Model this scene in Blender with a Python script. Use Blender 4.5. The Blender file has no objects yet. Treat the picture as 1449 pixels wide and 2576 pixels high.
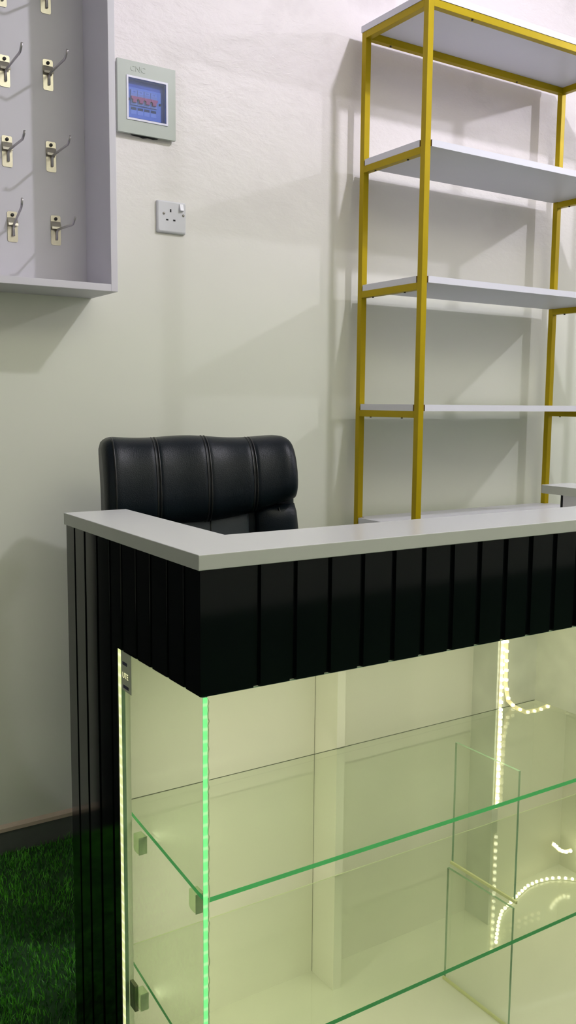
import bpy, bmesh, math, random
from mathutils import Vector, Matrix
random.seed(4)
H = 1.215                      # eye height: all z below are given relative to the eye, H puts the floor at z = 0
COL = bpy.context.scene.collection
PI = math.pi

# ------------------------------------------------------------------ materials
def nmat(name):
    m = bpy.data.materials.new(name); m.use_nodes = True
    nt = m.node_tree
    return m, nt, nt.nodes['Principled BSDF']
def S(nt, src, dst): nt.links.new(src, dst)
def simple(name, col, rough=.5, metal=0., spec=.5, noise=0., nscale=30., bump=0., bscale=200., emis=None, es=0., coat=0.):
    m, nt, b = nmat(name)
    b.inputs['Base Color'].default_value = (*col, 1)
    b.inputs['Roughness'].default_value = rough
    b.inputs['Metallic'].default_value = metal
    b.inputs['Specular IOR Level'].default_value = spec
    b.inputs['Coat Weight'].default_value = coat
    tc = nt.nodes.new('ShaderNodeTexCoord')
    nz = nt.nodes.new('ShaderNodeTexNoise'); nz.inputs['Scale'].default_value = nscale; nz.inputs['Detail'].default_value = 4
    S(nt, tc.outputs['Object'], nz.inputs['Vector'])
    mx = nt.nodes.new('ShaderNodeMix'); mx.data_type = 'RGBA'
    mx.inputs[6].default_value = (*[c*(1-noise) for c in col], 1); mx.inputs[7].default_value = (*[min(1, c*(1+noise)) for c in col], 1)
    S(nt, nz.outputs['Fac'], mx.inputs[0]); S(nt, mx.outputs[2], b.inputs['Base Color'])
    if bump:
        n2 = nt.nodes.new('ShaderNodeTexNoise'); n2.inputs['Scale'].default_value = bscale
        S(nt, tc.outputs['Object'], n2.inputs['Vector'])
        bp = nt.nodes.new('ShaderNodeBump'); bp.inputs['Strength'].default_value = bump; bp.inputs['Distance'].default_value = .002
        S(nt, n2.outputs['Fac'], bp.inputs['Height']); S(nt, bp.outputs['Normal'], b.inputs['Normal'])
    if emis:
        b.inputs['Emission Color'].default_value = (*emis, 1); b.inputs['Emission Strength'].default_value = es
    return m
def srgb(r, g, b):
    f = lambda c: (c/255/12.92) if c/255 <= .04045 else ((c/255+.055)/1.055)**2.4
    return (f(r), f(g), f(b))

def wall_mat():
    m, nt, b = nmat('cream_wall_paint')
    tc = nt.nodes.new('ShaderNodeTexCoord'); ob = tc.outputs['Object']
    sep = nt.nodes.new('ShaderNodeSeparateXYZ'); S(nt, ob, sep.inputs[0])
    # unfinished, rougher plaster high up, smooth paint low down
    mr = nt.nodes.new('ShaderNodeMapRange'); mr.inputs['From Min'].default_value = 1.55; mr.inputs['From Max'].default_value = 2.25
    S(nt, sep.outputs['Z'], mr.inputs['Value'])
    mapp = nt.nodes.new('ShaderNodeMapping'); mapp.inputs['Scale'].default_value = (1, 1, 1.9); mapp.inputs['Rotation'].default_value = (0, .7, 0)
    S(nt, ob, mapp.inputs['Vector'])
    n1 = nt.nodes.new('ShaderNodeTexNoise'); n1.inputs['Scale'].default_value = 13; n1.inputs['Detail'].default_value = 7; n1.inputs['Roughness'].default_value = .62; n1.inputs['Distortion'].default_value = .25
    S(nt, mapp.outputs['Vector'], n1.inputs['Vector'])
    n2 = nt.nodes.new('ShaderNodeTexNoise'); n2.inputs['Scale'].default_value = 4; n2.inputs['Detail'].default_value = 3
    S(nt, ob, n2.inputs['Vector'])
    mul = nt.nodes.new('ShaderNodeMath'); mul.operation = 'MULTIPLY'; S(nt, n1.outputs['Fac'], mul.inputs[0]); S(nt, mr.outputs[0], mul.inputs[1])
    add = nt.nodes.new('ShaderNodeMath'); add.operation = 'MULTIPLY_ADD'; S(nt, n2.outputs['Fac'], add.inputs[0]); add.inputs[1].default_value = .35; S(nt, mul.outputs[0], add.inputs[2])
    bp = nt.nodes.new('ShaderNodeBump'); bp.inputs['Strength'].default_value = .42; bp.inputs['Distance'].default_value = .011
    S(nt, add.outputs[0], bp.inputs['Height']); S(nt, bp.outputs['Normal'], b.inputs['Normal'])
    # colour: cream paint, lamps' pink sheen painted in up high, a few grubby stains
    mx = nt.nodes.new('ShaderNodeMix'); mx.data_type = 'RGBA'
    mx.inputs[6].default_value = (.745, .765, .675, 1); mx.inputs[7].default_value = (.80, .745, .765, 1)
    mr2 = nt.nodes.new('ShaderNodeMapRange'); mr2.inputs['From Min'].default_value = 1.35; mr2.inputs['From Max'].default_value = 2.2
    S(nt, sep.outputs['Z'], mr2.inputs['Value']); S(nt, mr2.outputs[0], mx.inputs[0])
    n3 = nt.nodes.new('ShaderNodeTexNoise'); n3.inputs['Scale'].default_value = 3.2; n3.inputs['Detail'].default_value = 6
    S(nt, ob, n3.inputs['Vector'])
    cr = nt.nodes.new('ShaderNodeValToRGB'); cr.color_ramp.elements[0].position = .58; cr.color_ramp.elements[1].position = .75
    S(nt, n3.outputs['Fac'], cr.inputs['Fac'])
    mu = nt.nodes.new('ShaderNodeMath'); mu.operation = 'MULTIPLY'; S(nt, cr.outputs['Color'], mu.inputs[0]); S(nt, mr.outputs[0], mu.inputs[1])
    mu2 = nt.nodes.new('ShaderNodeMath'); mu2.operation = 'MULTIPLY'; S(nt, mu.outputs[0], mu2.inputs[0]); mu2.inputs[1].default_value = .45
    mx2 = nt.nodes.new('ShaderNodeMix'); mx2.data_type = 'RGBA'; S(nt, mu2.outputs[0], mx2.inputs[0]); S(nt, mx.outputs[2], mx2.inputs[6])
    mx2.inputs[7].default_value = (.42, .38, .38, 1)
    S(nt, mx2.outputs[2], b.inputs['Base Color'])
    b.inputs['Roughness'].default_value = .42; b.inputs['Specular IOR Level'].default_value = .5
    return m

def glass_mat(name, tint, edge=False):
    m = bpy.data.materials.new(name); m.use_nodes = True; nt = m.node_tree
    nt.nodes.clear()
    out = nt.nodes.new('ShaderNodeOutputMaterial')
    tr = nt.nodes.new('ShaderNodeBsdfTransparent'); tr.inputs[0].default_value = (*tint, 1)
    gl = nt.nodes.new('ShaderNodeBsdfGlossy'); gl.inputs['Roughness'].default_value = .02
    fr = nt.nodes.new('ShaderNodeFresnel')
    geo = nt.nodes.new('ShaderNodeNewGeometry'); io = nt.nodes.new('ShaderNodeMapRange')   # same reflectance on both faces of the pane
    io.inputs['To Min'].default_value = 1.33; io.inputs['To Max'].default_value = 1/1.33
    S(nt, geo.outputs['Backfacing'], io.inputs['Value']); S(nt, io.outputs[0], fr.inputs['IOR'])
    # faint smears on the pane
    tc = nt.nodes.new('ShaderNodeTexCoord'); nz = nt.nodes.new('ShaderNodeTexNoise'); nz.inputs['Scale'].default_value = 9
    S(nt, tc.outputs['Object'], nz.inputs['Vector'])
    mth = nt.nodes.new('ShaderNodeMath'); mth.operation = 'MULTIPLY'; S(nt, nz.outputs['Fac'], mth.inputs[0]); mth.inputs[1].default_value = .05
    df = nt.nodes.new('ShaderNodeBsdfDiffuse'); df.inputs[0].default_value = (.75, .85, .68, 1)
    m0 = nt.nodes.new('ShaderNodeMixShader'); S(nt, mth.outputs[0], m0.inputs[0]); S(nt, tr.outputs[0], m0.inputs[1]); S(nt, df.outputs[0], m0.inputs[2])
    mx = nt.nodes.new('ShaderNodeMixShader'); S(nt, fr.outputs[0], mx.inputs[0]); S(nt, m0.outputs[0], mx.inputs[1]); S(nt, gl.outputs[0], mx.inputs[2])
    S(nt, mx.outputs[0], out.inputs[0])
    return m

def edge_glow_mat(a=(.22, .92, .27, 1), b_=(.24, .95, .30, 1), c_=(.50, 1, .42, 1), st=.95):  # emission imitates LED light caught in the glass edge, bands its chips
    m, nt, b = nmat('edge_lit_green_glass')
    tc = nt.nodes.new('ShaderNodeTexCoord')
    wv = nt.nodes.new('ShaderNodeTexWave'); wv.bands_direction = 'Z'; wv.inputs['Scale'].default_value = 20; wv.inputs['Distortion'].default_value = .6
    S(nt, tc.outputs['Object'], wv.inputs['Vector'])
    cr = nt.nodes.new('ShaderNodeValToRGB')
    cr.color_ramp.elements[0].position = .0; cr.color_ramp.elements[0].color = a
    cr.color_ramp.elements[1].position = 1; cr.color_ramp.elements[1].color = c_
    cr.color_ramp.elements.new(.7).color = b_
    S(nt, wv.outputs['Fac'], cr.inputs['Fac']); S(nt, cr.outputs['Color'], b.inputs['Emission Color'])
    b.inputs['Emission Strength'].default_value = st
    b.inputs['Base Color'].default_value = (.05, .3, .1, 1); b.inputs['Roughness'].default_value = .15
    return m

M = {}
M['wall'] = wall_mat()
M['ceil'] = simple('white_ceiling', (.8, .79, .76), .8, noise=.03)
M['skirt'] = simple('dark_grey_skirting_tile', (.115, .125, .115), .4, noise=.25, nscale=12)
M['bead'] = simple('plaster_bead', (.55, .45, .36), .6, noise=.1)
M['floor'] = simple('turf_backing', (.012, .06, .010), .9, noise=.5, nscale=40)
M['gold'] = simple('gold_painted_steel', (.43, .315, .001), .40, metal=.25, spec=.22, noise=.1, nscale=6)
M['rackwhite'] = simple('white_melamine_board', (.66, .66, .72), .42, noise=.015)
M['rackedge'] = simple('white_edge_band', (.74, .74, .84), .38, noise=.01)  # lavender cast of the lamps mixed into the base colour
M['chip'] = simple('raw_chipboard', (.30, .19, .09), .9, noise=.35, nscale=400)
M['bolt'] = simple('black_screw', (.02, .02, .02), .4)
M['boxwhite'] = simple('lilac_white_board', (.66, .645, .72), .45, noise=.012)
M['zinc'] = simple('zinc_plated_steel', (.56, .53, .44), .30, metal=.85, noise=.12, nscale=120)
M['wire'] = simple('chrome_wire', (.50, .48, .50), .30, metal=.9, noise=.05)
M['plastic_grey'] = simple('grey_green_plastic', (.43, .475, .43), .38, noise=.01)
M['plastic_white'] = simple('white_plastic', (.66, .67, .70), .28, noise=.01)
M['trimwhite'] = simple('glossy_white_frame', (.72, .72, .85), .3)
M['bluein'] = simple('blue_housing', (.03, .08, .40), .35, noise=.2, nscale=12)
M['bluepanel'] = simple('pale_blue_panel', (.24, .30, .56), .35, noise=.05)
M['brk'] = simple('grey_breaker', (.38, .38, .52), .4)
M['red'] = simple('red_toggle', (.85, .05, .09), .35)
M['ink'] = simple('dark_print', (.03, .03, .07), .6)
M['lab'] = simple('white_label', (.42, .46, .68), .5)
M['bluewin'] = glass_mat('blue_tinted_window', (.72, .80, 1.0))
M['hole'] = simple('black_hole', (.004, .004, .004), .8)
M['top'] = simple('light_grey_laminate', (.62, .63, .68), .16, spec=.5, noise=.012, nscale=8)
M['topedge'] = simple('grey_edge_band', (.52, .54, .51), .26, noise=.02)
M['black'] = simple('black_gloss_fluted_panel', (.0022, .0032, .004), .07, spec=.24, noise=.2, nscale=5)
M['blackmatte'] = simple('black_board', (.006, .006, .006), .5)
M['inwhite'] = simple('white_cabinet_lining', (.74, .74, .64), .35, noise=.02, nscale=5)
M['inbase'] = simple('white_gloss_base', (.73, .73, .64), .12, noise=.015, nscale=5)
M['smudge'] = simple('smudged_grey_white_board', (.60, .62, .54), .4, noise=.22, nscale=16)
M['glass'] = glass_mat('clear_glass', (.975, .982, .962))
M['gside'] = glass_mat('greenish_side_glass', (.955, .985, .935))
M['gshelf'] = glass_mat('shelf_glass', (.955, .975, .93))
M['gedge'] = simple('green_glass_edge', (.055, .36, .10), .18, noise=.35, nscale=25, emis=(.08, .5, .14), es=.42)  # emission stands in for LED light carried through the glass
M['gedge_d'] = simple('dark_green_glass_edge', (.05, .24, .09), .2, noise=.3, nscale=25, emis=(.06, .40, .10), es=.28)  # weaker emission, again for light carried through the glass
M['gedge_p'] = simple('pale_green_glass_edge', (.30, .46, .30), .2, noise=.3, nscale=25)
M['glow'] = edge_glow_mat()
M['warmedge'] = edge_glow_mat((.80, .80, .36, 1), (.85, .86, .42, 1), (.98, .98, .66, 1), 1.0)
M['clip'] = glass_mat('clear_acrylic', (.84, .93, .78))
M['clipedge'] = simple('frosted_acrylic', (.62, .74, .48), .25, noise=.2, nscale=60)
M['silicone'] = simple('silicone_bead', (.72, .78, .52), .25, noise=.1)
M['tape'] = simple('led_tape', (.80, .72, .45), .35, emis=(1, .85, .45), es=.35)
M['led'] = simple('lit_led', (1, 1, .9), .4, emis=(1, .95, .68), es=9)
M['ledsoft'] = simple('lit_led_dim', (1, 1, .9), .4, emis=(1, .93, .60), es=2.2)
M['letterglow'] = simple('glowing_lettering', (1, 1, .8), .4, emis=(.95, .93, .45), es=.9)  # self-lit colour of the sticker lettering, which is no lamp
M['leather'] = simple('black_leather', (.002, .0055, .0095), .38, spec=.21, noise=.25, nscale=8, bump=.25, bscale=420)
M['leather2'] = simple('slate_leather', (.040, .052, .070), .5, noise=.1, nscale=8, bump=.25, bscale=420)
M['piping'] = simple('black_piping', (.004, .005, .006), .35)
M['chrome'] = simple('chrome', (.6, .6, .6), .15, metal=1)
M['sticker'] = simple('grey_sticker', (.50, .54, .42), .5, noise=.15, nscale=150)
M['olive'] = simple('olive_plastic', (.20, .21, .12), .5, noise=.3, nscale=60)
M['paleyel'] = simple('pale_yellow_strip', (.60, .62, .33), .5, noise=.1)

# ------------------------------------------------------------------ mesh helpers
class MB:
    def __init__(s): s.bm = bmesh.new()
    def box(s, x0, x1, y0, y1, z0, z1, mi=0, bev=0.):
        r = bmesh.ops.create_cube(s.bm, size=1)
        vs = r['verts']
        for v in vs:
            v.co = Vector(((x0+x1)/2+v.co.x*(x1-x0), (y0+y1)/2+v.co.y*(y1-y0), (z0+z1)/2+v.co.z*(z1-z0)))
        fs = {f for v in vs for f in v.link_faces}
        for f in fs: f.material_index = mi
        if bev:
            es = {e for v in vs for e in v.link_edges}
            rr = bmesh.ops.bevel(s.bm, geom=list(es), offset=bev, segments=2, affect='EDGES', profile=.5)
            for f in rr['faces']: f.material_index = mi
        return s
    def poly(s, pts, axis, a, b, mi=0, mis=None):
        """prism of a 2-D outline: axis 'x','y','z' = extrusion axis from a to b"""
        def P(p, t):
            return {'x': (t, p[0], p[1]), 'y': (p[0], t, p[1]), 'z': (p[0], p[1], t)}[axis]
        va = [s.bm.verts.new(P(p, a)) for p in pts]; vb = [s.bm.verts.new(P(p, b)) for p in pts]
        n = len(pts)
        f = s.bm.faces.new(va); f.material_index = mi
        f = s.bm.faces.new(vb[::-1]); f.material_index = mi
        for i in range(n):
            f = s.bm.faces.new((va[i], vb[i], vb[(i+1) % n], va[(i+1) % n])); f.material_index = mis if mis is not None else mi
        return s
    def cyl(s, p, q, r, seg=16, r2=None, mi=0):
        p, q = Vector(p), Vector(q); d = q-p
        rr = bmesh.ops.create_cone(s.bm, cap_ends=True, segments=seg, radius1=r, radius2=r if r2 is None else r2, depth=d.length)
        R = d.to_track_quat('Z', 'Y').to_matrix().to_4x4()
        bmesh.ops.transform(s.bm, matrix=Matrix.Translation((p+q)/2) @ R, verts=rr['verts'])
        for f in {f for v in rr['verts'] for f in v.link_faces}: f.material_index = mi; f.smooth = True
        return s
    def tube(s, pts, r, seg=10, mi=0):
        pts = [Vector(p) for p in pts]; rings = []
        up = Vector((.13, .31, .94))
        for i, p in enumerate(pts):
            d = (pts[min(i+1, len(pts)-1)]-pts[max(i-1, 0)]).normalized()
            a = d.cross(up)
            if a.length < .05: a = d.cross(Vector((1, 0, 0)))
            a.normalize(); b = d.cross(a)
            rings.append([s.bm.verts.new(p+(a*math.cos(2*PI*k/seg)+b*math.sin(2*PI*k/seg))*r) for k in range(seg)])
        for i in range(len(rings)-1):
            for k in range(seg):
                f = s.bm.faces.new((rings[i][k], rings[i][(k+1) % seg], rings[i+1][(k+1) % seg], rings[i+1][k])); f.smooth = True; f.material_index = mi
        for rg in (rings[0][::-1], rings[-1]):
            f = s.bm.faces.new(rg); f.material_index = mi
        return s
    def grid(s, fn, nu, nv, closeu=False, mi=0, cap=False):
        V = [[s.bm.verts.new(fn(i/(nu if closeu else nu-1), j/(nv-1))) for j in range(nv)] for i in range(nu)]
        for i in range(nu if closeu else nu-1):
            for j in range(nv-1):
                f = s.bm.faces.new((V[i][j], V[(i+1) % nu][j], V[(i+1) % nu][j+1], V[i][j+1])); f.smooth = True; f.material_index = mi
        if cap:
            for j in (0, nv-1):
                f = s.bm.faces.new([V[i][j] for i in range(nu)]); f.material_index = mi
        return s
    def build(s, name, mats, parent=None, smooth=False, bevel=0., xf=None):
        bm = s.bm
        if xf is not None: bmesh.ops.transform(bm, matrix=xf, verts=bm.verts)
        bmesh.ops.translate(bm, vec=(0, 0, H), verts=bm.verts)
        bmesh.ops.recalc_face_normals(bm, faces=bm.faces)
        if parent is not None: org = parent['_o'] if '_o' in parent else tuple(parent.location)
        else:
            org = None
        if org is None:
            xs = [v.co for v in bm.verts]
            c = [(min(v[i] for v in xs)+max(v[i] for v in xs))/2 for i in range(3)]; c[2] = min(v[2] for v in xs)
            org = c
        bmesh.ops.translate(bm, vec=[-t for t in org], verts=bm.verts)
        me = bpy.data.meshes.new(name); bm.to_mesh(me); bm.free()
        for mm in (mats if isinstance(mats, (list, tuple)) else [mats]): me.materials.append(mm)
        o = bpy.data.objects.new(name, me); COL.objects.link(o)
        if smooth:
            for p in me.polygons: p.use_smooth = True
        if parent is not None:
            o.parent = parent
        else: o.location = org
        WORLD[o.name] = Vector(org)
        if bevel:
            md = o.modifiers.new('bevel', 'BEVEL'); md.width = bevel; md.segments = 2; md.limit_method = 'ANGLE'
        return o
WORLD = {}
class Root(dict): pass
_build = MB.build
def build(s, name, mats, parent=None, **k):
    """parent's world origin is looked up so that children keep world placement"""
    class P: pass
    if parent is not None:
        w = WORLD[parent.name]
        o = _build(s, name, mats, None, **k)
        # shift mesh so that its origin is the parent's
        d = Vector(o.location)-w
        o.data.transform(Matrix.Translation(d)); o.location = (0, 0, 0); o.parent = parent
        WORLD[o.name] = w
        return o
    return _build(s, name, mats, None, **k)
MB.build = build

def tag(o, label, cat, group=None, kind=None):
    o['label'] = label; o['category'] = cat
    if group: o['group'] = group
    if kind: o['kind'] = kind
    return o
def thing(name, label, cat, loc, group=None):
    o = bpy.data.objects.new(name, None); COL.objects.link(o)
    o.empty_display_size = .05
    o.location = (loc[0], loc[1], loc[2]+H); WORLD[o.name] = Vector(o.location)
    return tag(o, label, cat, group)
def struct(name, mb, mat, **k):
    o = mb.build(name, mat, **k); o['kind'] = 'structure'; return o
def dup(root, loc, label):
    r = root.copy(); COL.objects.link(r); r.location = (loc[0], loc[1], loc[2]+H); r['label'] = label
    for ch in root.children:
        c = ch.copy(); COL.objects.link(c); c.parent = r
        for g in ch.children:
            d = g.copy(); COL.objects.link(d); d.parent = c
    return r

# ------------------------------------------------------------------ room
FL = -H; CE = 1.86
W = 2.35; XL, XR, YF = -1.5, 5.6, -2.6
struct('floor', MB().box(XL-.1, XR+.1, YF-.1, W+.1, FL-.1, FL), M['floor'])
struct('ceiling', MB().box(XL-.1, XR+.1, YF-.1, W+.1, CE, CE+.1), M['ceil'])
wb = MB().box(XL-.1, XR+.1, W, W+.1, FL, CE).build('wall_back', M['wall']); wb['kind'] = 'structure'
# put wall coordinates on world axes so that plaster and painted-in sheen change with height above the floor
d = Vector(wb.location); wb.data.transform(Matrix.Translation(d)); wb.location = (0, 0, 0)
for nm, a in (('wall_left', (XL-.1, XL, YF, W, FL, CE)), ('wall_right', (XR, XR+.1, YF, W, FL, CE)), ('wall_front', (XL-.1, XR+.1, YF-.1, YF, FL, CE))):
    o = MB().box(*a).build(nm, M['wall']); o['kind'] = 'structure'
    d = Vector(o.location); o.data.transform(Matrix.Translation(d)); o.location = (0, 0, 0)
struct('baseboard_back', MB().box(XL, XR, W-.006, W, FL, -1.150), M['skirt'])
struct('trim_1', MB().poly([(W, -1.132), (W-.010, -1.140), (W-.010, -1.150), (W, -1.150)], 'x', XL, XR), M['bead'])
struct('baseboard_left', MB().box(XL, XL+.006, YF, W-.006, FL, -1.150), M['skirt'])

# unseen dark door, added left of the frame to darken the glossy slats' reflections
dr = MB().box(-.78, .12, W-.012, W-.0005, FL+.004, .82).box(-.70, .04, W-.018, W-.012, -1.05, -.25).box(-.70, .04, W-.018, W-.012, -.12, .70).build('added_door_1', simple('added_dark_door', (.02, .022, .02), .5, noise=.3)); dr['kind'] = 'structure'
dh = MB().cyl((.075, W-.012, -.2), (.075, W-.05, -.2), .009).tube([(.075, W-.05, -.2), (.03, W-.052, -.2), (-.03, W-.05, -.2)], .008).build('added_door_handle', simple('door_chrome', (.6, .6, .6), .2, 1), dr)

# artificial grass
def grass():
    import numpy as np
    rng = np.random.default_rng(3)
    regs = [(.05, .499, 1.30, 2.342, 15000), (.50, 1.0, 1.465, 2.342, 9000), (-.6, .05, .6, 2.32, 3000), (1.0, 1.70, 1.5, 1.95, 1500), (-.3, .49, .3, 1.30, 3000)]
    V = []; F = []
    base = 0
    for x0, x1, y0, y1, n in regs:
        x = rng.uniform(x0, x1, n); y = rng.uniform(y0, y1, n); a = rng.uniform(0, 2*PI, n)
        clump = .5+.5*np.sin(x*23+np.sin(y*17)*2)*np.sin(y*19+1)
        h = rng.uniform(.012, .022, n)*(0.75+.4*clump); ln = rng.uniform(.002, .013, n); w = rng.uniform(.0008, .0015, n)
        la = rng.uniform(0, 2*PI, n)
        dx, dy = np.cos(a)*w, np.sin(a)*w; lx, ly = np.cos(la)*ln, np.sin(la)*ln
        z0 = np.zeros(n)+.0002
        P = np.stack([np.stack([x-dx, y-dy, z0], 1), np.stack([x+dx, y+dy, z0], 1),
                      np.stack([x+lx*.4+dx*.8, y+ly*.4+dy*.8, h*.6], 1), np.stack([x+lx*.4-dx*.8, y+ly*.4-dy*.8, h*.6], 1),
                      np.stack([x+lx, y+ly, h], 1)], 1).reshape(-1, 3)
        P[:, 1] = np.minimum(P[:, 1], 2.3435)
        V.append(P)
        i = base+np.arange(n)*5
        for k in i: F.append((k, k+1, k+2, k+3)); F.append((k+3, k+2, k+4))
        base += 5*n
    V = np.concatenate(V)
    me = bpy.data.meshes.new('artificial_grass'); me.from_pydata(V.tolist(), [], F)
    m, nt, b = nmat('turf_blades')
    tc = nt.nodes.new('ShaderNodeTexCoord'); nz = nt.nodes.new('ShaderNodeTexNoise'); nz.inputs['Scale'].default_value = 60
    n2 = nt.nodes.new('ShaderNodeTexNoise'); n2.inputs['Scale'].default_value = 6; n2.inputs['Detail'].default_value = 3
    S(nt, tc.outputs['Object'], nz.inputs['Vector']); S(nt, tc.outputs['Object'], n2.inputs['Vector'])
    ad = nt.nodes.new('ShaderNodeMath'); ad.operation = 'MULTIPLY'; S(nt, nz.outputs['Fac'], ad.inputs[0]); S(nt, n2.outputs['Fac'], ad.inputs[1])
    cr = nt.nodes.new('ShaderNodeValToRGB'); cr.color_ramp.elements[0].position = .15; cr.color_ramp.elements[0].color = (.015, .13, .010, 1)
    cr.color_ramp.elements[1].position = .42; cr.color_ramp.elements[1].color = (.16, .70, .04, 1)
    S(nt, ad.outputs[0], cr.inputs['Fac']); S(nt, cr.outputs['Color'], b.inputs['Base Color'])
    b.inputs['Roughness'].default_value = .45
    me.materials.append(m)
    o = bpy.data.objects.new('artificial_grass', me); COL.objects.link(o)
    tag(o, 'short dark green artificial grass covering the floor beside the black counter', 'grass', kind='stuff')
grass()

# ------------------------------------------------------------------ hook display box on the wall
bx = thing('display_box', 'open lilac white wall box with rows of metal hooks, left of the fuse box', 'display box', (.45, 2.35, .27))
BXR, BXF, BZ0, BZT, BXL = .8955, 2.1666, .2705, 1.52, .30
Yb0 = 2.334
MB().box(BXL, BXR, Yb0, 2.3495, BZ0, BZT).build('back_panel', M['boxwhite'], bx)
MB().box(BXR-.0175, BXR, BXF, Yb0, BZ0, BZT, bev=.0008).build('side_panel', M['boxwhite'], bx)
MB().box(BXL, BXL+.0175, BXF, Yb0, BZ0, BZT, bev=.0008).build('side_panel', M['boxwhite'], bx)
MB().box(BXL+.0175, BXR-.0175, BXF, Yb0, BZ0, BZ0+.0175, bev=.0008).build('bottom_panel', M['boxwhite'], bx)
MB().box(BXL+.0175, BXR-.0175, BXF, Yb0, BZT-.0175, BZT, bev=.0008).build('top_panel', M['boxwhite'], bx)

def make_hook(label, loc):
    """origin = centre of plate on the board; wire comes out towards the room"""
    x, y, z = loc
    t = thing('panel_hook', label, 'hook', loc, 'metal hooks in the white wall box')
    w = .0128
    m = MB()
    m.poly([(-w, -.034), (-w+.003, -.037), (w-.003, -.037), (w, -.034), (w, .034), (w-.003, .037), (-w+.003, .037), (-w, .034)], 'y', -.0016, 0)
    # bent tongue that holds the wire
    m.poly([(-.0016, .022), (-.010, .008), (-.0115, .002), (-.010, .0015), (-.0016, .009)], 'x', -w+.0006, w-.0006)
    bmesh.ops.translate(m.bm, vec=loc, verts=m.bm.verts)
    m.build('plate', M['zinc'], t)
    s = MB().cyl((x, y-.0012, z+.0285), (x, y-.0042, z+.0285), .0042, 14).box(x-.003, x+.003, y-.0046, y-.0041, z+.028, z+.029)
    s.build('screw', M['bolt'], t)
    pts = [(x+.002, y-.0045, z-.024), (x+.002, y-.0045, z-.006), (x+.002, y-.006, z-.001), (x+.002, y-.011, z+.0016), (x+.002, y-.06, z+.003),
           (x+.002, y-.118, z+.004), (x+.002, y-.124, z+.006), (x+.002, y-.128, z+.009), (x+.002, y-.139, z+.0195)]
    MB().tube(pts, .0029, 10).build('wire_arm', M['wire'], t)
    return t
hk = make_hook('metal hook in the right column of the white box, second above the bottom one', (.785, Yb0, .811))
hk['label'] = 'metal hook in the right column of the wall box, level with the fuse box top'
spots = [((.7882, Yb0, .6139), 'metal hook in the right column of the wall box, just below fuse box level', 0, 0),
         ((.7965, Yb0, .4335), 'lowest metal hook in the right column, arm drooping beside the wall socket', 0, -.06),
         ((.783, Yb0, .993), 'metal hook in the right column cut by the top edge of the photo', 0, 0),
         ((.6765, Yb0, .7995), 'second metal hook from the top in the left column of the wall box', 0, .03),
         ((.6775, Yb0, .6107), 'metal hook in the left column of the wall box, second from the bottom', 0, -.02),
         ((.6857, Yb0, .4307), 'lowest metal hook in the left column, arm bent steeply upward', -.12, .18),
         ((.6735, Yb0, .985), 'metal hook in the left column cut by the top corner of the photo', 0, 0)]
for loc, lab, rz, rx in spots:
    o = dup(hk, loc, lab)
    for c in o.children:
        if c.name.startswith('wire_arm'): c.rotation_euler = (-rx, 0, rz)

# ------------------------------------------------------------------ fuse box
fb = thing('fuse_box', 'grey square fuse box with a blue tinted window and red breaker switches', 'fuse box', (1.055, 2.35, .70))
x0, x1, z0, z1 = .9700, 1.1375, .7072, .8908; yf = 2.332
wx0, wx1, wz0, wz1 = .9950, 1.1140, .7415, .8530
m = MB()   # front plate as a ring
m.box(x0, wx0, yf, 2.343, z0, z1).box(wx1, x1, yf, 2.343, z0, z1).box(wx0, wx1, yf, 2.343, z0, wz0).box(wx0, wx1, yf, 2.343, wz1, z1)
m.box(x0+.004, wx0, 2.343, W, z0+.004, z1-.004).box(wx1, x1-.004, 2.343, W, z0+.004, z1-.004).box(wx0, wx1, 2.343, W, z0+.004, wz0).box(wx0, wx1, 2.343, W, wz1, z1-.004)
bmesh.ops.remove_doubles(m.bm, verts=m.bm.verts, dist=1e-5)
m.build('cover_plate', M['plastic_grey'], fb)
m = MB(); f_ = .0050
m.box(wx0, wx0+f_, yf-.002, yf+.004, wz0, wz1).box(wx1-f_, wx1, yf-.002, yf+.004, wz0, wz1).box(wx0+f_, wx1-f_, yf-.002, yf+.004, wz0, wz0+f_).box(wx0+f_, wx1-f_, yf-.002, yf+.004, wz1-f_, wz1)
wf = m.build('window_frame', M['trimwhite'], fb)
ix0, ix1, iz0, iz1 = wx0+f_, wx1-f_, wz0+f_, wz1-f_
MB().box(ix0, ix1, yf-.0005, yf+.0005, iz0, iz1).build('window_pane', M['bluewin'], wf)
m = MB().box(wx0, wx1, W-.0025, W-.0005, wz0, wz1).box(wx0+.0003, wx0+.0055, yf+.0045, W-.0026, wz0+.0003, wz1-.0003).box(wx1-.0055, wx1-.0003, yf+.0045, W-.0026, wz0+.0003, wz1-.0003).box(wx0+.0055, wx1-.0055, yf+.0045, W-.0026, wz1-.0055, wz1-.0003).box(wx0+.0055, wx1-.0055, yf+.0045, W-.0026, wz0+.0003, wz0+.0055)
inn = m.build('housing', M['bluein'], fb)
MB().box(ix0+.004, ix1-.010, W-.008, W-.0025, iz0+.004, iz1-.020, bev=.001).build('inner_panel', M['bluepanel'], fb)
bw = (.0190); bx0 = ix0+.010
labels = ['C20', 'C20', 'C16', 'C10']
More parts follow.
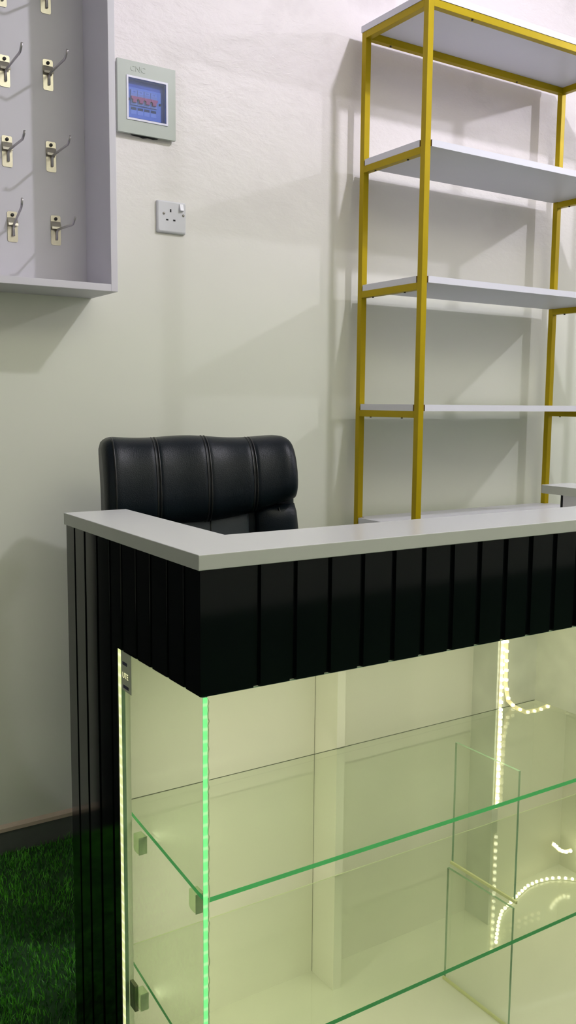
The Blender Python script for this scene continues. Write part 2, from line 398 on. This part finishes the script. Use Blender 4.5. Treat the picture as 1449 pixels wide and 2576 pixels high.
for i in range(4):
    a = bx0+i*bw
    br = MB().box(a+.0003, a+bw-.0003, W-.0115, W-.008, .7825, .8215, bev=.0004).build('breaker', M['brk'], fb)
    MB().box(a+.002, a+bw-.002, W-.0118, W-.0115, .812, .8195).build('rating_label', M['lab'], br)
    MB().poly([(a+.0003, .8035), (a+bw-.0003, .8035), (a+bw-.0003, .7975), (a+bw*.78, .7955), (a+bw*.78, .7885), (a+bw*.25, .7885), (a+bw*.25, .7955), (a+.0003, .7975)], 'y', W-.0165, W-.0118).build('toggle', M['red'], br)
    m = MB().box(a+.0015, a+bw-.0020, W-.0084, W-.008, .7600, .7775, mi=0).box(a+.0015, a+bw-.0020, W-.0088, W-.0084, .7710, .7775, mi=1)
    m.build('name_label', [M['lab'], M['ink']], fb)
for sx in (ix0+.0045, ix1-.0135):
    MB().cyl((sx, W-.0075, .796), (sx, W-.0105, .796), .0032, 12).build('screw', M['ink'], fb)

MB().poly([(1.012, z0-.0003), (1.090, z0-.0003), (1.078, z0-.0022), (1.062, z0-.0012), (1.048, z0-.0038), (1.040, z0-.002), (1.030, z0-.0014)], 'y', W-.0100, W-.0004).build('plaster_gap', M['hole'], fb)

def text(name, s, size, loc, rot, mat, parent, ext=.0003, sx=1.):
    cu = bpy.data.curves.new(name, 'FONT'); cu.body = s; cu.size = size; cu.extrude = ext; cu.align_x = 'CENTER'; cu.align_y = 'CENTER'
    t = bpy.data.objects.new(name+'_tmp', cu); COL.objects.link(t)
    bpy.context.view_layer.update()
    dg = bpy.context.evaluated_depsgraph_get()
    me = bpy.data.meshes.new_from_object(t.evaluated_get(dg)); bpy.data.objects.remove(t)
    me.transform(Matrix.Translation((loc[0], loc[1], loc[2]+H)) @ Matrix.Diagonal((sx, 1, 1, 1)) @ rot.to_4x4())
    w = WORLD[parent.name]; me.transform(Matrix.Translation(-w))
    me.materials.clear(); me.materials.append(mat)
    o = bpy.data.objects.new(name, me); COL.objects.link(o); o.parent = parent; WORLD[o.name] = w
    return o
RF = Matrix.Rotation(PI/2, 3, 'X')
text('embossed_lettering', 'CNC', .020, (1.028, yf-.0002, .8715), RF, M['plastic_grey'], fb, .0007)
for i in range(4):
    text('rating_print', labels[i], .0042, (bx0+(i+.5)*bw, W-.0119, .816), RF, M['ink'], fb, .0001)

# ------------------------------------------------------------------ wall socket
so = thing('wall_socket', 'white single switched wall socket below the fuse box', 'socket', (1.1285, 2.35, .462))
sx0, sx1, sz0, sz1 = 1.0850, 1.1720, .4625, .5485
m = MB()
def rrect(x0, x1, z0, z1, r, n=4):
    P = []
    for cx, cz, a0 in ((x1-r, z1-r, 0), (x0+r, z1-r, 90), (x0+r, z0+r, 180), (x1-r, z0+r, 270)):
        for k in range(n+1):
            a = math.radians(a0+90*k/n); P.append((cx+r*math.cos(a), cz+r*math.sin(a)))
    return P
def loft(m, secs, mi=0):
    """secs: list of (y, outline) along y"""
    rings = [[m.bm.verts.new((p[0], y, p[1])) for p in o] for y, o in secs]
    for a, b in zip(rings, rings[1:]):
        for i in range(len(a)):
            f = m.bm.faces.new((a[i], a[(i+1) % len(a)], b[(i+1) % len(a)], b[i])); f.smooth = True; f.material_index = mi
    m.bm.faces.new(rings[0][::-1]); m.bm.faces.new(rings[-1])
loft(m, [(W, rrect(sx0, sx1, sz0, sz1, .004)), (W-.006, rrect(sx0, sx1, sz0, sz1, .004)), (W-.0088, rrect(sx0+.0012, sx1-.0012, sz0+.0015, sz1-.0015, .0045)), (W-.0102, rrect(sx0+.004, sx1-.004, sz0+.006, sz1-.004, .005))])
m.build('face_plate', M['plastic_white'], so)
yy = W-.0102
cxs = (sx0+sx1)/2
for (cx_, cz, w, h) in ((cxs-.004, .5225, .0042, .0085), (cxs-.0145, .4975, .0068, .0042), (cxs+.0070, .4975, .0068, .0042)):
    MB().box(cx_-w/2, cx_+w/2, yy-.0003, yy+.0005, cz-h/2, cz+h/2).build('pin_slot', M['hole'], so)
for cx_ in (cxs-.0245, cxs+.0345):
    s = MB().cyl((cx_, yy+.0002, .5135), (cx_, yy-.0012, .5135), .0034, 16).build('screw', M['zinc'], so)
    MB().box(cx_-.0028, cx_+.0028, yy-.0014, yy-.0011, .5130, .5140).build('slot', M['ink'], s)
MB().poly([(yy+.001, .5435), (yy-.0025, .5430), (yy-.0080, .5250), (yy-.0035, .5235), (yy+.001, .5235)], 'x', cxs+.0225, cxs+.0335).build('rocker_switch', M['plastic_white'], so, bevel=.0006)

# ------------------------------------------------------------------ gold storage rack
rk = thing('storage_rack', 'tall gold metal shelving rack with white boards against the wall', 'shelving rack', (2.19, 2.15, -H+.0003))
RX0, RX1, RY0, RY1, T = 1.745, 2.636, 2.0005, 2.300, .0200
ZT = 1.108
for (a, b) in ((RX0, RY0), (RX0, RY1-T), (RX1-T, RY0), (RX1-T, RY1-T)):
    MB().box(a, a+T, b, b+T, FL+.004, ZT, bev=.0008).build('post', M['gold'], rk)
shz = [.7365, .3628, -.0025, -.3625, -.730, -1.08]     # top faces
th = .0185
for z in shz:
    zz = z-th
    # board with notched corners
    n = T+.0045
    P = [(RX0+n, RY0), (RX1-n, RY0), (RX1-n, RY0+n), (RX1, RY0+n), (RX1, RY1-n), (RX1-n, RY1-n), (RX1-n, RY1), (RX0+n, RY1), (RX0+n, RY1-n), (RX0, RY1-n), (RX0, RY0+n), (RX0+n, RY0+n)]
    m = MB().poly(P, 'z', zz, z, 0, 1)
    m.bm.faces.ensure_lookup_table()
    for f in m.bm.faces:
        c = f.calc_center_median()
        if abs(c.z-(z+zz)/2) < 1e-4:
            inx = min(abs(c.x-(RX0+n)), abs(c.x-(RX1-n))) < 1e-4 ; iny = min(abs(c.y-(RY0+n)), abs(c.y-(RY1-n))) < 1e-4
            if inx or iny: f.material_index = 2
    sh = m.build('shelf', [M['rackwhite'], M['rackedge'], M['chip']], rk)
    for a in (RX0, RX1-T):
        rl = MB().box(a, a+T, RY0+T, RY1-T, zz-T, zz, bev=.0006).build('side_rail', M['gold'], rk)
        for yb in (RY0+.085, RY1-.065):
            MB().cyl((a+T/2, yb, zz-T+.0002), (a+T/2, yb, zz-T-.003), .0032, 10).build('bolt', M['bolt'], rl)
for b in (RY0, RY1-T):
    rl = MB().box(RX0+T, RX1-T, b, b+T, ZT-T, ZT, bev=.0006).build('long_rail', M['gold'], rk)
    for xb in (RX0+.10, RX1-.24):
        MB().cyl((xb+(.07 if b == RY0 else 0), b+T*.35, ZT-T+.0002), (xb+(.07 if b == RY0 else 0), b+T*.35, ZT-T-.003), .0032, 10).build('bolt', M['bolt'], rl)
for a in (RX0, RX1-T):
    MB().box(a, a+T, RY0+T, RY1-T, ZT-T, ZT, bev=.0006).build('side_rail', M['gold'], rk)
for b in (RY0, RY1-T):
    MB().box(RX0+T, RX1-T, b, b+T, FL+.03, FL+.03+T).build('long_rail', M['gold'], rk)
MB().box(RX0-.002, RX1+.002, RY0-.002, RY1+.002, ZT, ZT+.0185).build('top_board', [M['rackedge']], rk)
for (a, b) in ((RX0, RY0), (RX0, RY1-T), (RX1-T, RY0), (RX1-T, RY1-T)):
    MB().box(a, a+T, b, b+T, FL+.0003, FL+.004).build('foot', M['bolt'], rk)

# ------------------------------------------------------------------ reception counter
CX0, CY0, CYR, CX1 = .4995, .9673, 1.4545, 1.744
AL, AF, AR = .6105, 1.1024, 1.641; CYR2 = 1.4449
ZTOP, TT = -.185, .0196
ct = MB()
P = [(CX0, CY0), (CX1, CY0), (CX1, CYR2), (AR+.006, CYR2), (AR+.0018, CYR2-.0018), (AR, CYR2-.006), (AR, AF), (AL, AF), (AL, CYR), (CX0, CYR)]
ct.poly(P, 'z', ZTOP-TT, ZTOP, 0, 1)
o = ct.build('countertop', [M['top'], M['topedge']], bevel=.0009)
tag(o, 'pale grey U-shaped worktop on the black fluted counter', 'countertop')

cn = thing('display_counter', 'black fluted reception counter with glass front and lit white interior', 'counter', (1.12, 1.2, -H+.0003))
XP, YP = .503, .9706
ZU = ZTOP-TT
ZA = -.365; ZB = -1.123
gd = .005
# fluted front apron: outline in x-y extruded in z
def flutes(start, end, g0, pitch, gw):
    L = []; g = g0
    while g+gw < end-.004:
        L.append((g, g+gw)); g += pitch
    return L
fr = flutes(XP, CX1, .5795, .05575, .0108)
P = [(XP, YP)]
for a, b in fr: P += [(a, YP), (a+.0018, YP+gd), (b-.0018, YP+gd), (b, YP)]
P += [(CX1-.004, YP), (CX1-.004, YP+.018), (XP, YP+.018)]
MB().poly(P, 'z', ZA, ZU).build('front_apron', M['black'], cn)
K = .88095
sg = [(1.1480, 1.1563), (1.2040, 1.2120), (1.2640, 1.2735), (1.3200, 1.3283), (1.3795, 1.3890)]
P = [(XP, YP+.018), (XP, sg[0][0]*K)]
P = [(YP+.018)]
prof = [(XP, YP+.018)]
for a, b in sg: prof += [(XP, a*K), (XP+gd, a*K+.0015), (XP+gd, b*K-.0015), (XP, b*K)]
prof += [(XP, 1.240), (XP+.018, 1.240), (XP+.018, YP+.018)]
MB().poly(prof, 'z', ZA, ZU).build('side_apron', M['black'], cn)
sg2 = [(1.4295, 1.4385), (1.4885, 1.4990), (1.5475, 1.5570), (1.6005, 1.6090)]
prof = [(XP, 1.240)]
for a, b in sg2: prof += [(XP, a*K), (XP+gd, a*K+.0012), (XP+gd, b*K-.0012), (XP, b*K)]
prof += [(XP, CYR-.002), (XP+.0078, CYR-.002), (XP+.0078, 1.240)]
MB().poly(prof, 'z', FL+.0003, ZU).build('side_panel', M['black'], cn)
# right end (mirror, plain) and plinth
MB().box(CX1-.022, CX1-.004, YP+.018, CYR-.002, FL+.0003, ZU).build('side_panel', M['blackmatte'], cn)
MB().box(XP+.003, CX1-.022, YP+.010, 1.430, FL+.0003, ZB-.018).build('plinth', M['blackmatte'], cn)
MB().box(XP+.0015, CX1-.022, CY0+.004, 1.430, ZB-.018, ZB).build('base_board', M['inbase'], cn)
# interior lining
YB = 1.376; BF = 1.3046
lined = [(.5235, .9585, YB, 0), (.9785, 1.3735, YB-.001, 0), (1.3915, CX1-.022, YB+.014, .03)]
for a, b, y, sl in lined:
    m = MB().poly([(a, y), (b, y+sl*(b-a)), (b, y+.014+sl*(b-a)), (a, y+.014)], 'z', ZB, -.30)
    m.build('back_door', M['inwhite'], cn)
MB().box(.9600, .9782, BF, YB+.010, ZB, -.30).build('upright', M['inwhite'], cn)
MB().box(1.3735, 1.3912, BF, YB+.020, ZB, -.30).build('upright', M['smudge'], cn)
MB().box(.5235, 1.3912, YB+.016, YB+.030, ZB, -.30).build('back_lining', M['inwhite'], cn)
# drop panel in the upper right bay
MB().box(1.3914, 1.5010, BF, BF+.012, ZU-.14, -.300).build('fascia', M['smudge'], cn)
MB().box(1.3914, 1.4921, BF, BF+.012, -.6375, -.345).build('drop_panel', M['smudge'], cn)
MB().box(1.4921, 1.504, YP+.05, BF+.012, -.6375, -.345).build('drop_panel', M['smudge'], cn)
MB().box(CX1-.030, CX1-.0225, YP+.02, 1.42, ZB, -.30).build('lining', M['inwhite'], cn)
# low working desk behind the raised front
MB().box(XP+.0205, CX1-.0225, YP+.020, 1.445, -.345, -.327).build('desk_board', M['inwhite'], cn)
MB().box(AL-.02, AR+.02, AF-.030, AF-.012, -.327, ZU).build('riser', M['inwhite'], cn)
MB().box(AL-.030, AL-.012, AF-.012, CYR-.02, -.327, ZU).build('riser', M['inwhite'], cn)
MB().box(AR+.012, AR+.030, AF-.012, 1.3674+.02, -.327, ZU).build('riser', M['rackwhite'], cn)
MB().box(XP+.0082, XP+.0205, 1.2405, 1.445, FL+.0003, ZU).build('lining', M['inwhite'], cn)
# glass
def pane(name, x0, x1, y0, y1, z0, z1, edge_axis, mats, parent=None):
    m = MB().box(x0, x1, y0, y1, z0, z1)
    big = {'x': 0, 'y': 1, 'z': 2}[edge_axis]   # axis of the pane's normal
    for f in m.bm.faces:
        f.normal_update()
        f.material_index = 0 if abs(f.normal[big]) > .9 else 1
    return m.build(name, mats, parent)
GX = .5046
sp = pane('side_glass', GX, GX+.006, CY0+.0010, 1.2288, ZB, ZA-.0004, 'x', [M['gside'], M['gedge_p']], cn)
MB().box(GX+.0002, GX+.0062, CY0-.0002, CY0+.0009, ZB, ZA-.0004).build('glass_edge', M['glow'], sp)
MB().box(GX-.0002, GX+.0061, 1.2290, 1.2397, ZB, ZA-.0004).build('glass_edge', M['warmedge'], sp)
fg = pane('front_glass', GX+.0075, CX1-.024, CY0+.0030, CY0+.0085, ZB, ZA-.0004, 'y', [M['glass'], M['gedge_p']], cn)
# wavy bead of glue beside the corner
pts = []
rg = random.Random(8)
for i in range(150):
    z = ZA-.002+(ZB-ZA)*i/149*.998
    pts.append((GX+.0088+rg.uniform(-.0007, .0012), CY0+.0022, z))
MB().tube(pts, .0008, 6).build('glue_bead', M['silicone'], fg)

# glass shelves and dividers (lift-out)
Z1, Z2, YS, YSR = -.6366, -.8871, .9765, 1.3026
def shelf(z, x1, label, edge, rear):
    t_ = .0068
    m = MB().poly([(GX+.0085, YS), (x1, YS), (x1, YSR), (GX+.030, YSR), (GX+.0255, YSR-.06), (GX+.0085, YS+.02)], 'z', z-t_, z, 0, 1)
    for f in m.bm.faces:
        if f.calc_center_median().y > YSR-.001 or f.calc_center_median().x > x1-.001: f.material_index = 0
    o = m.build('glass_shelf', [M['gshelf'], edge])
    MB().box(GX+.030, x1, YSR, YSR+.0006, z-.0016, z-.0002).build('rear_edge', rear, o)
    return tag(o, label, 'glass shelf', 'glass shelves inside the counter')
s1 = shelf(Z1, 1.4900, 'clear glass shelf with green edge, upper one inside the lit counter', M['gedge'], simple('grey_rear_edge', (.10, .11, .08), .3))
s2 = shelf(Z2, CX1-.032, 'clear glass shelf with dark green edge, lower one inside the lit counter', M['gedge_d'], simple('pale_rear_edge', (.62, .66, .42), .3, emis=(.6, .65, .4), es=.25))  # slight emission on the rear edge mimics light caught in the glass
def divider(y0, y1, z0, z1, x, label):
    m = MB().box(x, x+.005, y0, y1, z0, z1)
    for f in m.bm.faces:
        f.normal_update(); f.material_index = 0 if abs(f.normal.x) > .9 else 1
    o = m.build('glass_divider', [M['glass'], M['gedge_p']])
    return tag(o, label, 'glass divider', 'upright glass dividers inside the counter')
divider(1.0595, 1.2200, Z2+.0004, Z1-.0064, 1.1787, 'upright clear glass divider between the two glass shelves')
divider(1.0515, 1.2200, ZB+.0004, Z2-.0064, 1.1680, 'upright clear glass divider standing on the counter base below the lower shelf')
for i, (z, x) in enumerate(((Z2, 1.1787), (ZB, 1.168))):
    o = MB().box(x-.004, x-.0002, 1.050, 1.2200, z+.0003, z+.0055).build('divider_strip', M['paleyel'])
    tag(o, ['pale strip along the foot of the upper glass divider', 'pale yellow strip on the counter base along the foot of the lower glass divider'][i], 'strip')

# acrylic clips under the shelves
clip0 = None
for i, (y, z) in enumerate(((1.196, Z1), (1.012, Z1), (1.196, Z2), (1.012, Z2))):
    if clip0 is None:
        m = MB().poly([(0, 0), (.004, .0), (.021, -.0005), (.021, -.024), (.017, -.028), (.004, -.028), (0, -.024)], 'x', 0, .013)
        bmesh.ops.translate(m.bm, vec=(GX+.0065, y-.0105, z-.0066), verts=m.bm.verts)
        o = m.build('shelf_clip', M['clip'], bevel=.0012)
        e = MB().box(GX+.0065, GX+.0195, y-.0108, y-.0098, z-.034, z-.0072).build('clip_face', M['clipedge'], o)
        clip0 = o; base = (y, z)
        lab = 'clear acrylic clip under the rear left corner of the upper glass shelf'
    else:
        o = clip0.copy(); COL.objects.link(o)
        o.location = clip0.location+Vector((0, y-base[0], z-base[1]))
        for ch in clip0.children:
            c = ch.copy(); COL.objects.link(c); c.parent = o
        lab = ['', 'clear acrylic clip beside the glowing green corner under the upper glass shelf', 'clear acrylic clip under the rear left corner of the lower glass shelf',
               'clear acrylic clip beside the green corner under the lower glass shelf'][i]
    tag(o, lab, 'clip', 'acrylic clips on the side glass')

# sticker and tag on the side glass
st = thing('sticker', 'grey translucent barcode sticker at the top of the side glass', 'sticker', (GX-.0003, 1.21, -.40))
MB().box(GX-.0005, GX-.0001, 1.190, 1.226, -.425, ZA-.001).build('backing', M['sticker'], st)
RS = Matrix.Rotation(-PI/2, 3, 'Z') @ Matrix.Rotation(PI/2, 3, 'X')
text('lettering', 'UTE', .012, (GX-.0006, 1.212, -.402), RS, M['letterglow'], st, .00005)
MB().box(GX-.0007, GX-.0005, 1.205, 1.222, -.386, -.381).build('print_line', M['ink'], st)
MB().box(GX-.0007, GX-.0005, 1.200, 1.220, -.421, -.416).build('print_line', M['ink'], st)
hg = MB().box(GX+.0065, GX+.012, 1.207, 1.2265, -.935, -.893).build('hinge_plate', M['olive'])
tag(hg, 'small olive grey plate inside the side glass below the lower shelf', 'hinge plate')
MB().cyl((GX+.0125, 1.217, -.928), (GX+.0118, 1.217, -.928), .0028, 10).build('screw_hole', M['ink'], hg)

# LED strips
def led_strip(name, label, pts, n, ledmat, face, w=.0045, chips=True, tapemat=None):
    """pts: polyline; chips spaced evenly; face: direction the chips look"""
    pts = [Vector(p) for p in pts]; f = Vector(face).normalized()
    t = MB()
    VV = []
    for i, p in enumerate(pts):
        d = (pts[min(i+1, len(pts)-1)]-pts[max(i-1, 0)]).normalized(); s_ = d.cross(f).normalized()*w
        VV.append([t.bm.verts.new(p+s_), t.bm.verts.new(p-s_), t.bm.verts.new(p-s_-f*.001), t.bm.verts.new(p+s_-f*.001)])
    for a, b in zip(VV, VV[1:]):
        for k in range(4): t.bm.faces.new((a[k], a[(k+1) % 4], b[(k+1) % 4], b[k]))
    t.bm.faces.new(VV[0]); t.bm.faces.new(VV[-1][::-1])
    o = t.build(name, tapemat or M['tape']); tag(o, label, 'led strip')
    if not chips: return o
    L = [0]
    for a, b in zip(pts, pts[1:]): L.append(L[-1]+(b-a).length)
    proto = None
    for k in range(n):
        s = L[-1]*(k+.5)/n
        j = max(i for i in range(len(L)-1) if L[i] <= s)
        q = pts[j].lerp(pts[j+1], (s-L[j])/(L[j+1]-L[j])); q.z += H
        if proto is None:
            bm = bmesh.new(); bmesh.ops.create_cube(bm, size=1)
            for v in bm.verts: v.co = Vector((v.co.x*.0052, v.co.y*.0052, v.co.z*.0052))
            me = bpy.data.meshes.new('led_chip'); bm.to_mesh(me); bm.free(); me.materials.append(ledmat); proto = me
        c = bpy.data.objects.new('led_chip', proto); COL.objects.link(c); c.parent = o
        c.location = q+f*.0027-WORLD[o.name]
    return o
yS = BF-.0016
led_strip('led_strip', 'glowing warm LED strip running down the right-hand upright inside the counter', [(1.3845, yS, -.37), (1.3845, yS, -.62), (1.3845, yS, -.86)], 30, M['led'], (0, -1, 0))
led_strip('led_strip', 'loose LED strip hanging in a shallow loop at the drop panel', [(1.392, yS-.003, -.40), (1.393, yS-.003, -.50), (1.3945, yS-.004, -.585), (1.402, yS-.006, -.622), (1.418, yS-.01, -.638), (1.4412, yS-.02, -.6500), (1.4781, yS-.02, -.6525), (1.5179, yS-.02, -.648)], 17, M['ledsoft'], (-.3, -1, .1), tapemat=M['tape'])
reflection_arc = [(1.3326, 1.2411), (1.3609, 1.2653), (1.4031, 1.3003), (1.4356, 1.3222), (1.4788, 1.3369), (1.52, 1.352), (1.5650, 1.366), (1.6000, 1.368), (1.6350, 1.362), (1.6600, 1.350), (1.6800, 1.330), (1.690, 1.31)]
led_strip('led_strip', 'curve of glowing dots imitating LED reflections on the white counter base', [(x, y, ZB+.0015) for x, y in reflection_arc], 27, M['ledsoft'], (0, 0, 1), w=.003, tapemat=M['inbase'])  # reflected LED dots in the glossy base, modelled as emitters
led_strip('led_strip', 'bright LED strip bunched in the rear right corner of the counter', [(1.652, 1.372, -1.040), (1.664, 1.372, -1.050), (1.675, 1.368, -1.062), (1.688, 1.362, -1.067), (1.703, 1.355, -1.064)], 6, M['led'], (0, -1, .2))

# ------------------------------------------------------------------ office chair
chc = Vector((1.0619, 2.0591, 0))
ang = -math.atan2(chc.x, chc.y)+math.radians(14)      # chair faces the camera; local +x = to the right in the photo, local -y = towards the camera
R = Matrix.Translation((chc.x, chc.y, 0)) @ Matrix.Rotation(ang, 4, 'Z')
ch = thing('office_chair', 'black leather high-backed office chair behind the counter', 'chair', (chc.x, chc.y+.0, -H+.0003))
def se(c, p): return math.copysign(abs(c)**p, c)
ZH = -.0880
HWL = .247
seams = [(-.116, .0060), (.012, .0042), (.130, .0060)]
def groove(u):
    g = 0
    for s_, d_ in seams: g -= d_*math.exp(-((u-s_)/.0055)**2)
    g += .002*math.cos((u+.25)*2*PI/.125)
    return g
def head(i, j):
    # i around the section, j across the width
    a = i*2*PI; u = -HWL+2*HWL*j
    e = min(1, (HWL-abs(u))/.040)
    rr = math.sqrt(max(0, 1-(1-e)**2))            # rounding towards both ends
    top = ZH-.030*(1-rr)+.003*math.cos(u*2*PI/.25+.6)
    bot = -.302+.052*min(1, (max(0, u)/HWL))**1.6*1.1
    if u < 0: bot = -.302-.012*(abs(u)/HWL)
    hz = (top-bot)/2; cz = (top+bot)/2
    ty = (.060)*(.35+.65*rr)
    c, s_ = math.cos(a), math.sin(a)
    y = -ty*se(c, .62); z = cz+hz*se(s_, .50)
    t = (z-bot)/(top-bot)
    y += -.030*math.sin(PI*min(1, max(0, (1-t)*.8)))+.018*(t)      # rolls forward lower down
    y += .0
    if c > 0: y -= groove(u)*min(1, rr*1.2)
    y += -.020*(abs(u)/HWL)**3 if c > 0 else 0                     # wings reach slightly forward
    return Vector((u, y, z))
h_ = MB().grid(head, 56, 97, closeu=True, cap=True).build('headrest', M['leather'], ch, xf=R)
for s_, d_ in seams:
    for off in ((-.0042, .0042) if d_ > .004 else (0,)):
        pts = [head(t, (s_+off+HWL)/(2*HWL)) for t in [k/40*.5-.26 for k in range(41)]]
        pts = [p+Vector((0, -.0005, 0)) for p in pts]
        MB().tube([R @ p for p in pts], .0022, 7).build('piping', M['piping'], h_)
for t0 in (-.222,):
    pts = [head(t, (t0+HWL)/(2*HWL))+Vector((0, -.0005, 0)) for t in [k/40*.5-.26 for k in range(41)]]
    MB().tube([R @ p for p in pts], .0022, 7).build('piping', M['piping'], h_)
# main back: recessed panel between padded wings
def slab(xa, xb, zt, zb_, y0, th_, bulge, pinch=0.):
    def f(i, j):
        a = i*2*PI; t = j
        z = zt+(zb_-zt)*t
        hw = (xb-xa)/2*(1+pinch*t); cx_ = (xa+xb)/2
        e = min(1, min(t, 1-t)/.06); rr = math.sqrt(max(0, 1-(1-e)**2))
        c, s_ = math.cos(a), math.sin(a)
        return Vector((cx_+hw*se(c, .35), y0+(th_/2)*(.4+.6*rr)*se(s_, .5)-bulge*math.sin(PI*t)+.10*t*t-.02*t, z))
    return MB().grid(f, 44, 30, closeu=True, cap=True)
bk = slab(-.232, .259, -.185, -.84, .012, .070, .012).build('backrest', M['leather'], ch, xf=R)
slab(-.130, .128, -.27, -.80, -.018, .040, .012).build('centre_cushion', M['leather2'], bk, xf=R)
MB().tube([R @ Vector((.022, -.0400-.012*math.sin(PI*t)+.10*t*t-.02*t, -.27-.53*t)) for t in [k/20 for k in range(1, 20)]], .0016, 7).build('piping', M['piping'], bk)
for sgn in (-1, 1):
    def wing(i, j, sgn=sgn):
        a = i*2*PI; t = j
        z = -.262-.57*t
        e = min(1, min(t+.02, 1-t)/.08); rr = math.sqrt(max(0, 1-(1-e)**2))
        c, s_ = math.cos(a), math.sin(a)
        cx_ = .012+sgn*(.186+.016*min(1, t*3)); hw = .058+.006*t
        return Vector((cx_+hw*se(c, .75)*(.85+.15*rr), -.020+.044*rr*se(s_, .8)-.030*t+.10*t*t, z))
    wg = MB().grid(wing, 32, 30, closeu=True, cap=True).build('side_bolster', M['leather'], ch, xf=R)
    for off in (0, .010):
        MB().tube([R @ Vector(((.012+sgn*(.186+off+.052*min(1, t*3))), -.060+.010*off/.01-.024*t+.10*t*t+.02*min(1, t*3), -.268-.5*t)) for t in [k/16 for k in range(15)]], .0022, 7).build('piping', M['piping'], wg)
def seatf(i, j):
    a = i*2*PI; t = j*2-1
    rr = max(.02, (1-abs(t)**5))**.5
    return Vector((.25*rr*se(math.cos(a), .4), -.16+.24*rr*se(math.sin(a), .45), -.745+.055*t-.01))
MB().grid(seatf, 44, 14, closeu=True, cap=True).build('seat', M['leather'], ch, xf=R)
for sgn in (-1, 1):
    x = sgn*.235
    MB().tube([R @ Vector(p) for p in [(x*.86, -.28, -.80), (x, -.30, -.76), (x, -.29, -.60), (x, -.24, -.535), (x, -.10, -.515), (x, .0, -.535), (x, .03, -.60), (x, .01, -.74), (x*.86, -.02, -.80)]], .014, 10).build('armrest', M['blackmatte'], ch)
MB().cyl(R @ Vector((0, -.16, -.82)), R @ Vector((0, -.16, -1.10)), .026, 16).build('gas_column', M['chrome'], ch)
MB().box(-.20, .20, -.26, -.02, -.83, -.80).build('seat_plate', M['blackmatte'], ch, xf=R)
for k in range(5):
    a = 2*PI*k/5+.3; d_ = Vector((math.cos(a), math.sin(a), 0)); c0 = Vector((0, -.16, -1.10))
    lg = MB().tube([R @ (c0+d_*.0), R @ (c0+d_*.12+Vector((0, 0, -.005))), R @ (c0+d_*.27+Vector((0, 0, -.035)))], .017, 10).build('leg', M['blackmatte'], ch)
    q = c0+d_*.27; side = Vector((-d_.y, d_.x, 0))*.012
    MB().cyl(R @ Vector((q.x-side.x*1.4, q.y-side.y*1.4, FL+.0265)), R @ Vector((q.x+side.x*1.4, q.y+side.y*1.4, FL+.0265)), .026, 18).cyl(R @ Vector((q.x, q.y, FL+.03)), R @ Vector((q.x, q.y, -1.13)), .008, 10).build('caster', M['blackmatte'], lg)

# ------------------------------------------------------------------ lights
def area(name, loc, rot, sx, sy, power, col, spread=PI):
    l = bpy.data.lights.new(name, 'AREA'); l.shape = 'RECTANGLE'; l.size = sx; l.size_y = sy; l.energy = power; l.color = col; l.spread = spread
    o = bpy.data.objects.new(name, l); COL.objects.link(o); o.location = (loc[0], loc[1], loc[2]+H); o.rotation_euler = rot; return o
def point(name, loc, r, power, col):
    l = bpy.data.lights.new(name, 'POINT'); l.shadow_soft_size = r; l.energy = power; l.color = col
    o = bpy.data.objects.new(name, l); COL.objects.link(o); o.location = (loc[0], loc[1], loc[2]+H); return o
point('ceiling_bulb', (2.0, .81, 1.76), .035, 60, (.93, .90, 1.0))
point('ceiling_bulb', (4.62, .446, 1.80), .04, 84, (.93, .90, 1.0))
area('fill_uplight', (1.6, -.9, 1.45), (PI, 0, 0), 2.2, 1.6, 62, (1, .985, .80))  # unseen fill, added and aimed at the ceiling to lift the shadows
warm = (1, .94, .74)
# light of the LED strips inside the counter, plus an added right-bay fill
area('led_and_fill_light', (1.15, YP+.035, -.348), (0, 0, 0), .95, .02, 2.7, warm)
area('led_and_fill_light', (1.60, 1.2, -.348), (0, 0, 0), .18, .02, .7, warm)  # added fill that brightens the right bay, not an LED strip
area('led_and_fill_light', (.530, 1.17, -.78), (PI/2, 0, math.radians(-90)), .02, .62, 1.1, warm)
w = bpy.data.worlds.new('world'); bpy.context.scene.world = w; w.use_nodes = True
w.node_tree.nodes['Background'].inputs[0].default_value = (.5, .5, .45, 1); w.node_tree.nodes['Background'].inputs[1].default_value = .3

# ------------------------------------------------------------------ camera (1449 x 2576 frame)
f, yaw, pitch, roll = 2274.18, .57588, .120411, -.008783
F = Vector((math.sin(yaw)*math.cos(pitch), math.cos(yaw)*math.cos(pitch), -math.sin(pitch)))
r = Vector((math.cos(yaw), -math.sin(yaw), 0)); d = F.cross(r)
c, s = math.cos(roll), math.sin(roll)
Rx = c*r+s*d; Dy = -s*r+c*d
cam = bpy.data.cameras.new('camera'); co = bpy.data.objects.new('camera', cam); COL.objects.link(co)
cam.sensor_fit = 'VERTICAL'; cam.sensor_height = 36; cam.lens = f*36/2576; cam.clip_start = .01
mw = Matrix((( Rx.x, -Dy.x, -F.x), (Rx.y, -Dy.y, -F.y), (Rx.z, -Dy.z, -F.z))).to_4x4()
mw.translation = (0, 0, H); co.matrix_world = mw
sc = bpy.context.scene; sc.camera = co
sc.view_settings.view_transform = 'Standard'; sc.view_settings.exposure = 0
sc.cycles.transparent_max_bounces = 24; sc.cycles.max_bounces = 10; sc.cycles.diffuse_bounces = 6
sc.cycles.caustics_reflective = False; sc.cycles.caustics_refractive = False; sc.cycles.sample_clamp_indirect = 4
